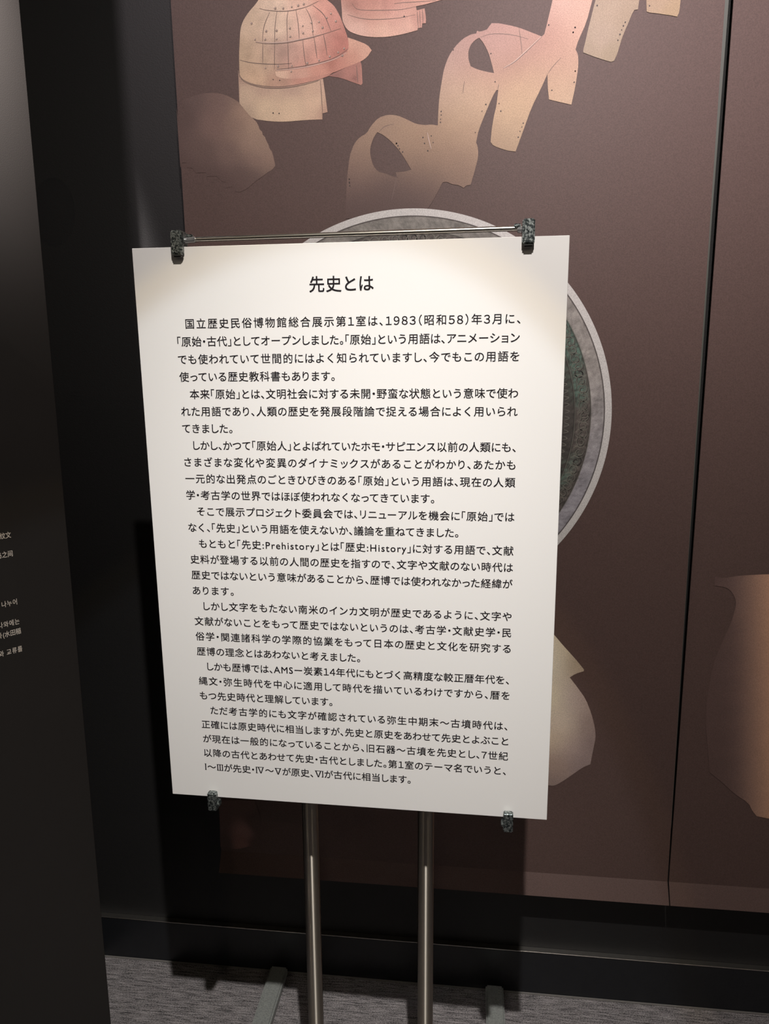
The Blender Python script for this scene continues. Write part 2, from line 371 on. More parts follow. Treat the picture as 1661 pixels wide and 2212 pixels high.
def dots(name, pts, rad, m, parent, Y=1.5437):
    bm = bmesh.new()
    for x, z in pts:
        rr = rad * rng.uniform(0.75, 1.15)
        bm.faces.new([bm.verts.new((x + rr * math.cos(k * math.pi / 4), Y, z + rr * math.sin(k * math.pi / 4))) for k in range(8)])
    o = obj(name, bm, m, parent); o['kind'] = 'stuff'; return o
FIG={"printed_helmet":{"outline":[[-0.4618,2.0785],[-0.4612,2.1033],[-0.459,2.1278],[-0.4564,2.1498],[-0.4517,2.1617],[-0.4443,2.1722],[-0.4356,2.1814],[-0.4241,2.1916],[-0.4126,2.2054],[-0.3903,2.2184],[-0.3602,2.2237],[-0.3279,2.2194],[-0.2987,2.2011],[-0.2855,2.1908],[-0.2723,2.1805],[-0.2657,2.1705],[-0.2593,2.1582],[-0.2528,2.1411],[-0.2464,2.1238],[-0.2445,2.1068],[-0.2468,2.0984],[-0.2634,2.081],[-0.2802,2.0597],[-0.3022,2.0534],[-0.3299,2.0473],[-0.3577,2.0436],[-0.3856,2.0412],[-0.4134,2.043],[-0.4356,2.0485],[-0.4522,2.0556],[-0.4616,2.0635]],"holes":[],"step":0.007,"noise":0.16,"samples":[[-0.4364,2.1633,5.658,6.662,5.493,1],[-0.4557,2.103,4.518,5.184,4.014,1],[-0.3818,2.1481,6.798,8.162,7.062,1],[-0.3858,2.1918,6.501,7.771,6.785,1],[-0.3272,2.1451,7.102,7.579,6.875,1],[-0.3395,2.1891,6.874,7.298,6.512,1],[-0.2939,2.1769,6.355,5.184,4.721,1],[-0.2782,2.1545,5.133,3.915,3.622,1],[-0.26,2.1173,4.227,2.744,2.482,1],[-0.4115,2.0934,5.006,5.653,4.573,1],[-0.375,2.1063,3.68,3.787,3.498,1],[-0.3477,2.0975,5.133,5.032,4.573,1],[-0.3117,2.1127,5.794,5.184,4.721,1],[-0.2875,2.0993,4.819,3.478,3.136,1],[-0.2606,2.0882,3.424,2.155,1.915,1],[-0.4295,2.062,5.458,5.978,4.573,1],[-0.3853,2.0499,4.227,4.112,3.374,1],[-0.3295,2.0621,4.819,3.787,3.255,1],[-0.329,2.0794,5.261,4.315,3.882,1]]},
"printed_helmet_visor":{"outline":[[-0.3906,2.0713],[-0.3568,2.0721],[-0.3154,2.0762],[-0.2742,2.0864],[-0.2495,2.0973],[-0.2445,2.1068],[-0.2464,2.1238],[-0.2303,2.1182],[-0.2089,2.1093],[-0.2005,2.0992],[-0.2092,2.088],[-0.2201,2.0812],[-0.2473,2.0728],[-0.2801,2.0622],[-0.3296,2.0572],[-0.3628,2.057],[-0.3794,2.0591],[-0.3889,2.0638]],"holes":[],"step":0.008,"noise":0.05,"samples":[[-0.3847,2.0673,6.218,6.713,5.654,1],[-0.3432,2.0652,5.282,4.857,4.248,1],[-0.3019,2.0657,5.282,4.212,3.633,1],[-0.2607,2.0808,4.707,3.506,3.071,1],[-0.2415,2.0921,4.989,4.088,3.459,1],[-0.2385,2.1138,5.585,5.201,4.444,1],[-0.2117,2.1027,5.585,5.201,4.444,1],[-0.2769,2.0841,3.671,2.495,2.155,1]]},
"printed_neck_guard":{"outline":[[-0.4643,2.0786],[-0.4623,2.0686],[-0.4616,2.0635],[-0.4522,2.0556],[-0.4356,2.0485],[-0.4134,2.043],[-0.3856,2.0412],[-0.3577,2.0436],[-0.3299,2.0473],[-0.3022,2.0534],[-0.2962,2.0543],[-0.292,2.0231],[-0.2885,1.9942],[-0.2987,1.9922],[-0.299,1.9814],[-0.3317,1.9818],[-0.3737,1.9803],[-0.4017,1.9822],[-0.4381,1.9881],[-0.4517,2.0026],[-0.4643,2.0184],[-0.4643,2.0674]],"holes":[],"step":0.009,"noise":0.05,"samples":[[-0.4598,2.0734,3.531,3.682,3.206,1],[-0.4534,2.028,5.163,5.994,4.912,1],[-0.4146,2.0136,5.834,6.912,5.426,1],[-0.3588,2.0086,6.117,7.106,5.605,1],[-0.3088,2.0114,5.975,6.723,5.426,1],[-0.308,2.0413,5.163,5.561,4.584,1],[-0.4137,2.0362,4.537,4.989,4.27,1],[-0.3579,2.0361,4.359,4.755,4.118,1],[-0.2919,2.0006,4.072,4.022,3.405,1],[-0.2942,2.0456,4.97,5.311,4.664,1],[-0.4545,2.0028,4.072,4.755,3.895,1]]},
"printed_cheek_guard":{"outline":[[-0.2857,2.0587],[-0.2473,2.0728],[-0.2228,2.0814],[-0.2202,2.0739],[-0.2192,2.042],[-0.222,2.0392],[-0.2612,2.0539],[-0.2802,2.0573]],"holes":[],"step":0.008,"noise":0.05,"samples":[[-0.2748,2.0582,2.782,2.145,2.058,1],[-0.2393,2.0602,3.767,2.826,2.611,1],[-0.2218,2.052,4.989,3.908,3.469,1],[-0.2299,2.0524,2.033,1.469,1.438,1]]},
"printed_shoulder_armour":{"outline":[[-0.5938,2.0165],[-0.5845,2.0276],[-0.5669,2.0332],[-0.5408,2.0391],[-0.5151,2.0397],[-0.4927,2.0348],[-0.4705,2.0237],[-0.4623,2.017],[-0.4502,2.0026],[-0.4381,1.9888],[-0.4313,1.9827],[-0.4274,1.9749],[-0.4254,1.9684],[-0.4207,1.9644],[-0.4195,1.958],[-0.4154,1.9552],[-0.4129,1.9474],[-0.4084,1.9396],[-0.4064,1.9318],[-0.4023,1.9277],[-0.3998,1.9186],[-0.3981,1.9108],[-0.3962,1.9004],[-0.4036,1.8924],[-0.4137,1.888],[-0.4225,1.8818],[-0.4372,1.8732],[-0.4609,1.8556],[-0.5079,1.8439],[-0.5667,1.8378],[-0.5909,1.8519],[-0.5927,1.9181]],"holes":[],"step":0.01,"noise":0.03,"samples":[[-0.4601,2.003,3.259,3.409,2.801,1],[-0.4706,2.0212,1.936,2.005,1.823,1],[-0.4386,1.9766,3.259,3.531,2.912,1],[-0.4454,1.9513,2.803,3.003,2.585,1],[-0.4232,1.9376,2.803,3.059,2.585,1],[-0.4071,1.9112,2.716,2.838,2.481,1],[-0.4107,1.8931,2.08,2.232,1.999,0.8],[-0.4356,1.9122,2.08,2.14,1.999,1],[-0.4726,1.9781,2.08,2.14,1.91,1],[-0.4992,2.0174,1.603,1.591,1.575,1],[-0.5152,2.0379,1.54,1.554,1.499,1],[-0.5555,2.0327,1.42,1.478,1.499,0.5],[-0.5857,2.0085,1.305,1.37,1.423,0],[-0.5154,1.9799,1.731,1.71,1.656,1],[-0.4893,1.9272,1.731,1.791,1.697,0.85],[-0.5469,1.9294,1.479,1.554,1.499,0.5],[-0.4371,1.8758,1.51,1.63,1.575,0.3],[-0.4657,1.8794,1.479,1.554,1.499,0.3],[-0.5076,1.8492,1.361,1.405,1.499,0],[-0.5659,1.8511,1.361,1.405,1.499,0],[-0.5907,1.8546,1.361,1.405,1.499,0],[-0.581,1.8436,1.361,1.405,1.499,0],[-0.5431,1.8397,1.361,1.405,1.499,0],[-0.5214,1.8629,1.361,1.405,1.499,0],[-0.5498,1.8771,1.361,1.405,1.499,0],[-0.5867,1.8968,1.361,1.405,1.499,0],[-0.4786,1.8482,1.361,1.405,1.499,0]]},
"printed_face_guard":{"outline":[[-0.2572,2.1731],[-0.2566,2.1543],[-0.2517,2.1433],[-0.2443,2.1348],[-0.2308,2.1287],[-0.2174,2.1247],[-0.1964,2.1215],[-0.1695,2.1206],[-0.1427,2.1234],[-0.1131,2.129],[-0.1125,2.1325],[-0.1048,2.1331],[-0.1043,2.14],[-0.0975,2.1402],[-0.0969,2.1481],[-0.0999,2.1655],[-0.1146,2.1629],[-0.1161,2.1698],[-0.0985,2.172],[-0.078,2.176],[-0.0621,2.1791],[-0.0491,2.1927],[-0.0667,2.2197],[-0.1365,2.25],[-0.2098,2.2521],[-0.2608,2.2211]],"holes":[],"step":0.009,"noise":0.12,"samples":[[-0.2498,2.162,5.841,6.033,5.628,1],[-0.2262,2.1338,6.279,6.49,6.074,1],[-0.1814,2.1314,6.279,6.335,5.628,1],[-0.1367,2.1317,6.152,6.033,5.484,1],[-0.196,2.159,5.248,4.646,4.162,1],[-0.1515,2.1565,5.66,5.175,4.796,1],[-0.2376,2.1747,3.456,2.482,2.211,1],[-0.2018,2.1753,4.426,3.466,3.148,1],[-0.1662,2.1759,4.691,3.742,3.468,1],[-0.1073,2.1751,5.54,4.974,4.473,1],[-0.1058,2.1512,4.426,3.742,3.468,1],[-0.1953,2.225,4.965,4.646,4.162,1]]},
"printed_neck_armour":{"outline":[[-0.0738,1.9609],[-0.0733,1.9789],[-0.0717,2.0064],[-0.0677,2.0336],[-0.0626,2.0606],[-0.0539,2.0817],[-0.0423,2.0972],[-0.0278,2.1098],[-0.0134,2.1164],[-0.0029,2.1175],[-0.0013,2.1221],[0.004,2.12],[0.017,2.1233],[0.0212,2.1288],[0.0254,2.1334],[0.0384,2.1326],[0.0543,2.1291],[0.076,2.1232],[0.0962,2.115],[0.1179,2.106],[0.1226,2.1096],[0.1271,2.1277],[0.1357,2.1662],[0.1442,2.2042],[0.1766,2.2302],[0.2214,2.2172],[0.2073,2.162],[0.1978,2.1238],[0.1849,2.0958],[0.1804,2.0808],[0.1853,2.0721],[0.1864,2.0588],[0.1863,2.0482],[0.1824,2.0164],[0.1765,1.9866],[0.1547,1.9921],[0.1349,1.9976],[0.1319,2.0188],[0.1306,2.0417],[0.1193,2.0167],[0.1029,1.9849],[0.0894,1.9472],[0.0752,1.9085],[0.058,1.9111],[0.0326,1.9204],[0.0274,1.9276],[0.0291,1.9497],[0.0325,1.9716],[0.0371,1.9906],[0.04,2.0177],[0.0365,2.0184],[0.0294,2.0073],[0.0139,1.9724],[0.0039,1.948],[-0.0002,1.9273],[0.002,1.923],[0.0039,1.9146],[0.0041,1.9005],[-0.0024,1.8754],[-0.0095,1.8516],[-0.0171,1.851],[-0.023,1.8463],[-0.0337,1.8524],[-0.0458,1.8536],[-0.0549,1.8588],[-0.064,1.8577],[-0.0761,1.8352],[-0.0882,1.8154],[-0.1004,1.803],[-0.1529,1.794],[-0.2555,1.797],[-0.255,1.8293],[-0.2524,1.8699],[-0.2464,1.9128],[-0.2368,1.9352],[-0.2258,1.9461],[-0.2119,1.9526],[-0.2041,1.965],[-0.1887,1.9797],[-0.1704,1.9845],[-0.1522,1.9824],[-0.134,1.9746],[-0.1159,1.9655],[-0.0978,1.9625],[-0.0873,1.9634]],"holes":[[[0.0027,2.11],[0.0116,2.0997],[0.0206,2.0832],[0.0268,2.0642],[0.0315,2.0478],[0.0168,2.0512],[-0.0008,2.0562],[-0.0126,2.0621],[-0.0169,2.0744],[-0.0173,2.0879],[-0.0131,2.0983],[-0.0059,2.1059]],[[-0.1913,1.9538],[-0.1798,1.9485],[-0.1646,1.9366],[-0.1494,1.9205],[-0.1372,1.903],[-0.125,1.8832],[-0.1373,1.8802],[-0.1557,1.8795],[-0.152,1.8693],[-0.1603,1.8716],[-0.1741,1.8773],[-0.1911,1.8822],[-0.2002,1.8939],[-0.2053,1.9113],[-0.2057,1.9255],[-0.1997,1.9423]]],"step":0.009,"noise":0.04,"samples":[[-0.0479,2.0706,4.469,4.801,4.755,1],[-0.0307,2.1019,3.983,4.18,4.239,1],[-0.0622,2.017,4.469,4.997,4.239,1],[-0.0046,2.1165,3.529,3.084,3.098,1],[0.0385,2.1274,3.752,3.34,3.417,1],[0.0675,2.1179,4.726,4.483,4.239,1],[0.0964,2.1097,5.261,5.473,5.025,1],[0.0274,2.1095,4.726,4.801,4.889,1],[0.0539,2.0868,4.469,4.483,4.558,1],[0.0341,2.0611,4.469,4.361,4.239,1],[0.091,2.0982,3.983,3.774,3.757,1],[0.0775,2.0643,3.313,2.609,2.375,1],[0.0633,2.0543,3.188,2.609,2.244,1],[0.1112,2.0918,3.106,2.303,2.244,1],[0.128,2.1015,3.752,2.84,2.699,1],[-0.0096,2.0606,3.529,3.084,2.995,1],[0.0258,2.0427,3.983,3.34,2.995,1],[-0.0035,2.0414,4.726,4.801,4.115,1],[-0.0178,2.0149,5.261,6.197,4.889,1],[0.0115,2.0245,5.543,6.578,4.755,1],[0.0699,2.0217,5.657,6.578,4.558,1],[0.0983,2.0419,5.261,5.974,4.239,1],[0.0563,1.9843,5.261,5.974,4.239,1],[0.0938,1.9989,4.99,5.473,3.934,1],[0.0661,1.9427,4.222,4.801,3.529,1],[0.0549,1.9154,3.106,3.445,2.699,1],[0.126,2.0752,4.99,4.997,4.239,1],[0.1517,2.1524,5.657,5.974,5.741,1],[0.1809,2.1248,5.543,5.684,5.025,1],[0.1539,2.0922,5.097,4.997,4.365,1],[0.1608,2.0601,4.469,4.483,3.757,1],[0.1565,2.0203,4.726,5.13,3.934,1],[0.1691,1.9928,4.726,5.473,4.239,1],[-0.0321,1.9744,4.469,4.997,3.643,1],[-0.0617,1.9451,3.442,3.607,2.699,1],[-0.0169,1.9461,3.313,3.445,2.604,1],[-0.0948,1.9492,3.313,3.445,2.604,1],[-0.1674,1.9718,3.188,3.445,2.795,1],[-0.1311,1.9507,3.529,3.774,2.844,1],[-0.1888,1.9671,3.025,3.236,2.604,1],[-0.2229,1.9347,2.906,3.084,2.511,1],[-0.2358,1.8981,2.285,2.388,2.076,1],[-0.2424,1.8696,1.779,1.793,1.689,1],[-0.243,1.8318,1.153,1.177,1.222,0.8],[-0.2309,1.8051,0.898,0.962,1.049,0],[-0.1129,1.9134,2.715,2.84,2.244,1],[-0.0765,1.9064,2.53,2.609,2.076,1],[-0.0341,1.8907,2.354,2.388,1.955,1],[-0.0217,1.8619,2.087,2.178,1.837,1],[-0.1067,1.8734,1.868,1.903,1.689,1],[-0.1527,1.8521,1.319,1.356,1.346,0.9],[-0.0883,1.8499,1.344,1.356,1.284,0.9],[-0.1683,1.8237,0.979,1.014,1.105,0.3],[-0.1066,1.8217,0.979,1.014,1.105,0.3],[-0.1374,1.7965,0.898,0.962,1.049,0]]},
"printed_armour_strip":{"outline":[[0.2128,2.1617],[0.2228,2.1927],[0.3,2.188],[0.2904,2.1572],[0.289,2.1415],[0.2827,2.1408],[0.2785,2.1336],[0.2741,2.1222],[0.268,2.1076],[0.263,2.0951],[0.2601,2.0845],[0.2562,2.0696],[0.251,2.058],[0.2453,2.0563],[0.2359,2.0594],[0.2194,2.065],[0.2053,2.0705],[0.1946,2.0749],[0.1944,2.0793],[0.1984,2.0964],[0.2012,2.1113],[0.207,2.1366]],"holes":[],"step":0.009,"noise":0.04,"samples":[[0.2454,2.1493,3.553,4.264,3.565,1],[0.2249,2.0971,3.662,4.42,3.816,1],[0.2448,2.068,3.135,3.816,3.004,1],[0.2048,2.0809,3.305,4.011,3.325,1],[0.2711,2.1372,3.305,3.912,3.185,1]]},
"printed_armour_strip.001":{"outline":[[0.3029,2.1565],[0.2994,2.1984],[0.3644,2.1944],[0.3631,2.153],[0.3621,2.1331],[0.3588,2.1255],[0.3485,2.1282],[0.3371,2.1303],[0.3212,2.1333],[0.3098,2.135],[0.3047,2.137]],"holes":[],"step":0.011,"noise":0.04,"samples":[[0.3246,2.151,3.553,4.011,3.094,1],[0.3482,2.1328,3.482,3.912,2.744,1]]},
"printed_jar":{"outline":[[0.1661,0.9574],[0.1808,0.9409],[0.1992,0.9189],[0.2176,0.8987],[0.2323,0.8821],[0.2471,0.8637],[0.2466,0.8598],[0.2299,0.8533],[0.2179,0.8444],[0.2347,0.8227],[0.2535,0.7965],[0.2674,0.762],[0.2759,0.731],[0.2788,0.7075],[0.2747,0.6795],[0.2702,0.6432],[0.2532,0.6341],[0.2287,0.6124],[0.2075,0.5948],[0.1932,0.5857],[0.1785,0.5869],[0.1012,0.5758],[0.0077,0.5699],[-0.0537,0.6856],[-0.0322,0.7871],[0.0289,0.8682],[-0.0152,0.9051],[0.0562,0.9536]],"holes":[],"step":0.012,"noise":0.03,"samples":[[0.1848,0.9278,7.103,9.786,8.663,1],[0.1831,0.8744,6.859,9.588,8.471,1],[0.2258,0.8685,4.033,4.974,4.216,1],[0.1894,0.7974,7.608,10.601,8.283,1],[0.2143,0.7985,4.978,6.267,6.529,1],[0.2357,0.7995,3.771,4.329,4.473,1],[0.2594,0.742,2.827,3.195,3.274,1],[0.2058,0.7393,6.618,8.634,7.913,1],[0.1929,0.6989,6.041,7.566,6.209,1],[0.2261,0.6807,4.304,5.109,5.3,1],[0.2688,0.6911,2.284,2.609,2.854,1],[0.195,0.6387,3.439,3.852,3.497,1],[0.2457,0.6417,2.547,2.991,3.274,1],[0.1893,0.5937,2.413,2.796,2.854,1],[0.0777,0.7922,7.227,11.022,7.913,1],[0.0813,0.6321,3.439,4.329,3.968,1]]},
"printed_pot":{"outline":[[0.5008,1.0773],[0.5175,1.0742],[0.5466,1.0803],[0.6066,1.0854],[0.7079,1.0862],[0.7319,1.0054],[0.7439,0.7856],[0.7223,0.5913],[0.6934,0.5336],[0.6535,0.5369],[0.6272,0.5411],[0.6176,0.5525],[0.6073,0.5719],[0.5782,0.59],[0.5483,0.6179],[0.5225,0.6382],[0.5024,0.7737],[0.5113,0.8877],[0.5248,0.9328],[0.5411,0.9811],[0.5469,1.014],[0.5465,1.0266],[0.5379,1.0443],[0.5256,1.0547],[0.5022,1.0577]],"holes":[],"step":0.012,"noise":0.03,"samples":[[0.5107,1.0776,1.445,1.469,1.721,0.15],[0.5369,1.0783,1.644,1.724,1.869,0.45],[0.5598,1.0789,2.468,2.466,2.447,0.8],[0.5827,1.0794,3.653,3.571,3.015,1],[0.6054,1.08,5.744,5.169,3.767,1],[0.6313,1.0807,7.368,6.526,4.618,1],[0.6763,1.0818,8.676,7.43,5.428,1],[0.5147,1.0238,1.445,1.469,1.721,0.15],[0.5411,1.0246,1.644,1.724,1.869,0.45],[0.5641,1.0253,2.468,2.466,2.447,0.8],[0.5871,1.026,3.653,3.571,3.015,1],[0.6099,1.0267,5.744,5.169,3.767,1],[0.636,1.0275,7.368,6.526,4.618,1],[0.6813,1.0288,8.676,7.43,5.428,1],[0.5192,0.9621,1.445,1.469,1.721,0.15],[0.5459,0.963,1.644,1.724,1.869,0.12],[0.569,0.9638,2.468,2.466,2.447,0.8],[0.5922,0.9646,3.653,3.571,3.015,1],[0.6152,0.9654,5.744,5.169,3.767,1],[0.6414,0.9663,7.368,6.526,4.618,1],[0.687,0.9679,8.676,7.43,5.428,1],[0.5236,0.9031,1.445,1.469,1.721,0.15],[0.5504,0.9042,1.644,1.724,1.869,0.12],[0.5737,0.9051,2.468,2.466,2.447,0.8],[0.597,0.906,3.653,3.571,3.015,1],[0.6202,0.9069,5.744,5.169,3.767,1],[0.6465,0.908,7.368,6.526,4.618,1],[0.6924,0.9098,8.676,7.43,5.428,1],[0.5281,0.8434,1.445,1.469,1.721,0.15],[0.555,0.8446,1.644,1.724,1.869,0.12],[0.5785,0.8456,2.468,2.466,2.447,0.8],[0.6019,0.8466,3.653,3.571,3.015,1],[0.6252,0.8477,5.744,5.169,3.767,1],[0.6518,0.8488,7.368,6.526,4.618,1],[0.698,0.8509,8.676,7.43,5.428,1],[0.5326,0.7828,1.445,1.469,1.721,0.15],[0.5597,0.7841,1.644,1.724,1.869,0.12],[0.5833,0.7853,2.468,2.466,2.447,0.8],[0.6069,0.7864,3.653,3.571,3.015,1],[0.6304,0.7876,5.744,5.169,3.767,1],[0.6571,0.7889,7.368,6.526,4.618,1],[0.7036,0.7912,8.676,7.43,5.428,1],[0.5371,0.7214,1.445,1.469,1.721,0.15],[0.5644,0.7228,1.644,1.724,1.869,0.12],[0.5882,0.7241,2.468,2.466,2.447,0.8],[0.6119,0.7254,3.653,3.571,3.015,1],[0.6356,0.7267,5.744,5.169,3.767,1],[0.6625,0.7281,7.368,6.526,4.618,1],[0.7092,0.7306,8.676,7.43,5.428,1],[0.5417,0.6591,1.445,1.469,1.721,0.1],[0.5692,0.6607,1.644,1.724,1.869,0.12],[0.5932,0.6621,2.468,2.466,2.447,0.8],[0.6171,0.6635,3.653,3.571,3.015,1],[0.6408,0.6649,5.744,5.169,3.767,1],[0.6679,0.6665,7.368,6.526,4.618,1],[0.715,0.6693,8.676,7.43,5.428,1],[0.5464,0.5959,1.445,1.469,1.721,0.1],[0.5741,0.5977,1.644,1.724,1.869,0.12],[0.5982,0.5992,2.468,2.466,2.447,0.8],[0.6223,0.6007,3.653,3.571,3.015,1],[0.6462,0.6023,5.744,5.169,3.767,1],[0.6734,0.604,7.368,6.526,4.618,1],[0.7208,0.607,8.676,7.43,5.428,1],[0.5506,0.5399,1.445,1.469,1.721,0.1],[0.5784,0.5418,1.644,1.724,1.869,0.12],[0.6027,0.5435,2.468,2.466,2.447,0.8],[0.6269,0.5451,3.653,3.571,3.015,1],[0.6509,0.5467,5.744,5.169,3.767,1],[0.6783,0.5486,7.368,6.526,4.618,1],[0.726,0.5519,8.676,7.43,5.428,1]]},
"printed_pot_base":{"outline":[[-0.5814,0.5006],[-0.5856,0.3995],[-0.5852,0.3762],[-0.5726,0.3781],[-0.5545,0.3735],[-0.5446,0.3739],[-0.5345,0.3764],[-0.5211,0.381],[-0.5127,0.3843],[-0.5012,0.3843],[-0.4881,0.3835],[-0.4818,0.46],[-0.4962,0.5061]],"holes":[],"step":0.008,"noise":0.03,"samples":[[-0.5738,0.4536,1.407,1.245,1.328,0.6],[-0.5774,0.3822,1.162,1.108,1.182,0.3],[-0.5341,0.3854,2.316,1.891,1.83,1],[-0.5226,0.4218,2.316,1.984,2.018,1],[-0.5277,0.4919,1.54,1.392,1.328,0.6],[-0.4923,0.4417,0.663,0.649,0.692,0.2],[-0.4878,0.3888,0.663,0.649,0.692,0.2]]}}
SEAMS={"helmet":[[[-0.4269,2.1249],[-0.4104,2.1218],[-0.3883,2.1204],[-0.3635,2.1208],[-0.3415,2.1236],[-0.3168,2.1271],[-0.2922,2.1323],[-0.2596,2.1402]],[[-0.4602,2.0953],[-0.4395,2.0898],[-0.4118,2.086],[-0.3841,2.0841],[-0.3564,2.0842]],[[-0.4176,2.1835],[-0.4026,2.1795],[-0.3808,2.1766],[-0.359,2.1759],[-0.3399,2.1781],[-0.3208,2.1821],[-0.3017,2.1893]],[[-0.3973,2.1756],[-0.4092,2.1521],[-0.4136,2.1254]],[[-0.383,2.1763],[-0.3879,2.1485],[-0.3894,2.1205]],[[-0.3612,2.1755],[-0.3639,2.1592],[-0.364,2.1216]],[[-0.3459,2.177],[-0.342,2.1508],[-0.3409,2.124]],[[-0.3263,2.1783],[-0.316,2.1566],[-0.3135,2.1279]],[[-0.3126,2.1828],[-0.2915,2.1648],[-0.2786,2.1364]],[[-0.4131,2.1217],[-0.4145,2.0873]],[[-0.3894,2.1205],[-0.3916,2.075]],[[-0.3635,2.1208],[-0.3634,2.0737]],[[-0.3338,2.1237],[-0.3325,2.1041],[-0.3291,2.0769]],[[-0.3119,2.1278],[-0.3091,2.1077],[-0.3068,2.0905]],[[-0.2936,2.1317],[-0.2899,2.114],[-0.2871,2.0944]],[[-0.3871,2.0753],[-0.3567,2.0763],[-0.3153,2.0806],[-0.2741,2.0893],[-0.2467,2.1033]],[[-0.4637,2.0736],[-0.4561,2.0608],[-0.4355,2.051],[-0.4077,2.0455],[-0.3799,2.0437],[-0.3438,2.0464],[-0.3023,2.0529]],[[-0.4629,2.0673],[-0.4521,2.0561],[-0.43,2.0475],[-0.4023,2.0422],[-0.3716,2.0413],[-0.3355,2.045],[-0.305,2.051]],[[-0.3012,2.0521],[-0.2997,2.021],[-0.2982,1.9921]],[[-0.2304,2.0744],[-0.2281,2.0449]]],"neck":[[[0.076,2.1227],[0.0801,2.0987],[0.083,2.076]],[[0.0056,2.1106],[0.0215,2.1146],[0.0417,2.1145],[0.0677,2.1105],[0.0937,2.1028]],[[0.0488,2.055],[0.0688,2.0648],[0.0914,2.0822],[0.1179,2.1052]],[[-0.1526,1.8794],[-0.1573,1.8551],[-0.1636,1.8293]],[[-0.024,2.037],[-0.0267,2.0153]],[[-0.1883,1.9536],[-0.1766,1.9633],[-0.1583,1.9673]],[[0.0407,2.0285],[0.0391,2.0177]],[[0.1311,2.0416],[0.1396,2.0532],[0.1548,2.0684]],[[-0.0948,1.9506],[-0.0911,1.9351],[-0.0871,1.9195]],[[-0.2375,2.1821],[-0.2272,2.1714],[-0.1989,2.1677],[-0.1662,2.1663],[-0.1426,2.166],[-0.1167,2.1693]],[[-0.1137,2.161],[-0.1125,2.1463],[-0.1116,2.1303]],[[-0.1093,2.162],[-0.1084,2.1487],[-0.1078,2.1327]],[[-0.104,2.1638],[-0.1031,2.1511],[-0.1028,2.1405]],[[-0.2468,2.1632],[-0.22,2.155],[-0.1901,2.1517],[-0.1515,2.1517],[-0.1175,2.1556]],[[-0.1573,2.1767],[-0.1367,2.1773],[-0.1073,2.1772],[-0.0781,2.1774]]],"light":[[[-0.3886,2.0737],[-0.3567,2.0741],[-0.3153,2.0782],[-0.2742,2.0869],[-0.2495,2.0978]],[[-0.4268,2.1261],[-0.3882,2.1221],[-0.3414,2.1253],[-0.3004,2.1316]],[[0.0494,2.0561],[0.0688,2.0661],[0.0914,2.0844],[0.117,2.106]],[[-0.0939,1.9492],[-0.0902,1.9337],[-0.0862,1.9195]]]}
RIVETS=[[[-0.4338,2.1583],[-0.4054,2.1433],[-0.3848,2.1429],[-0.3586,2.1456],[-0.3331,2.1484],[-0.3329,2.1358],[-0.3138,2.1384],[-0.3161,2.153],[-0.4281,2.1299],[-0.4079,2.1288],[-0.3853,2.1283],[-0.3582,2.131],[-0.3861,2.1817],[-0.3703,2.1808],[-0.3539,2.1823],[-0.3411,2.184],[-0.3302,2.1857],[-0.3012,2.1534],[-0.2947,2.1434],[-0.2862,2.1597],[-0.2779,2.1665],[-0.2688,2.1528],[-0.3842,2.0801],[-0.3566,2.0795],[-0.3262,2.0829],[-0.3028,2.0866],[-0.2817,2.0922],[-0.2652,2.0986],[-0.2535,2.1048],[-0.2572,2.0929],[-0.3583,2.0697],[-0.4093,2.0784]],[[-0.3947,2.0573],[-0.3817,2.0552],[-0.3969,1.9972],[-0.3849,1.9959],[-0.2479,1.8705],[-0.2474,1.8641],[-0.247,1.8576],[-0.1536,1.9321],[-0.0674,1.9856],[-0.0673,1.9792],[-0.0685,1.9718],[-0.0687,1.9663],[0.0173,1.9942],[0.0101,1.9825],[0.042,1.9945],[0.0455,1.9812],[0.0882,1.9582],[0.0858,1.9515],[0.0825,1.9442],[0.0795,1.9338],[0.1301,2.1244],[0.1784,2.1176],[0.1748,2.1094],[0.1813,2.044],[0.1801,2.0251],[0.1396,2.0131],[-0.002,1.9454],[-0.1023,1.9406],[-0.0863,1.9427],[-0.0826,1.9306],[-0.0992,1.9298],[-0.0929,1.9163],[-0.1539,1.932],[-0.1509,1.9276],[-0.1479,1.9218],[-0.1418,1.9159],[-0.2471,1.8697],[-0.2472,1.8625],[0.0338,2.0329],[0.025,2.0817],[-0.0452,2.0915],[-0.1382,2.1536],[0.1778,2.1179],[0.1751,2.1099],[0.2676,2.1215],[0.2647,2.1157],[0.2618,2.109],[0.2592,2.1017],[0.256,2.0922],[0.2162,2.152],[0.3091,2.146],[0.1812,2.044]]]
FLAB = {'printed_helmet': 'pale riveted iron helmet printed in beige and pink', 'printed_face_guard': 'pink-toned helmet base cut by the top edge',
 'printed_shoulder_armour': 'fading scalloped armour plate at the left edge', 'printed_neck_armour': 'pale curved iron plates with two dark openings',
 'printed_armour_strip': 'pale hanging plate strip', 'printed_jar': 'faded shouldered jar beside the notice', 'printed_pot': 'fading orange-brown pot',
 'printed_pot_base': 'barely visible dark vessel foot under the notice'}
layer = 1.5445
for nm in ('printed_shoulder_armour', 'printed_neck_guard', 'printed_cheek_guard', 'printed_helmet', 'printed_helmet_visor', 'printed_face_guard',
           'printed_neck_armour', 'printed_armour_strip', 'printed_armour_strip.001', 'printed_jar', 'printed_pot', 'printed_pot_base'):
    d = FIG[nm]
    layer -= 0.00006
    figure(nm.split('.')[0], P2 if nm == 'printed_pot' else P1, d['outline'], d['holes'], d['samples'], d['step'], d['noise'], Y=layer, label=FLAB.get(nm))
m_seam = mat('printed_seam_brown', (0.16, 0.105, 0.088), 0.6)
m_hole = mat('printed_hole_brown', (0.05, 0.034, 0.032), 0.6)
m_rivet = mat('printed_rivet_tan', (0.27, 0.19, 0.155), 0.6)
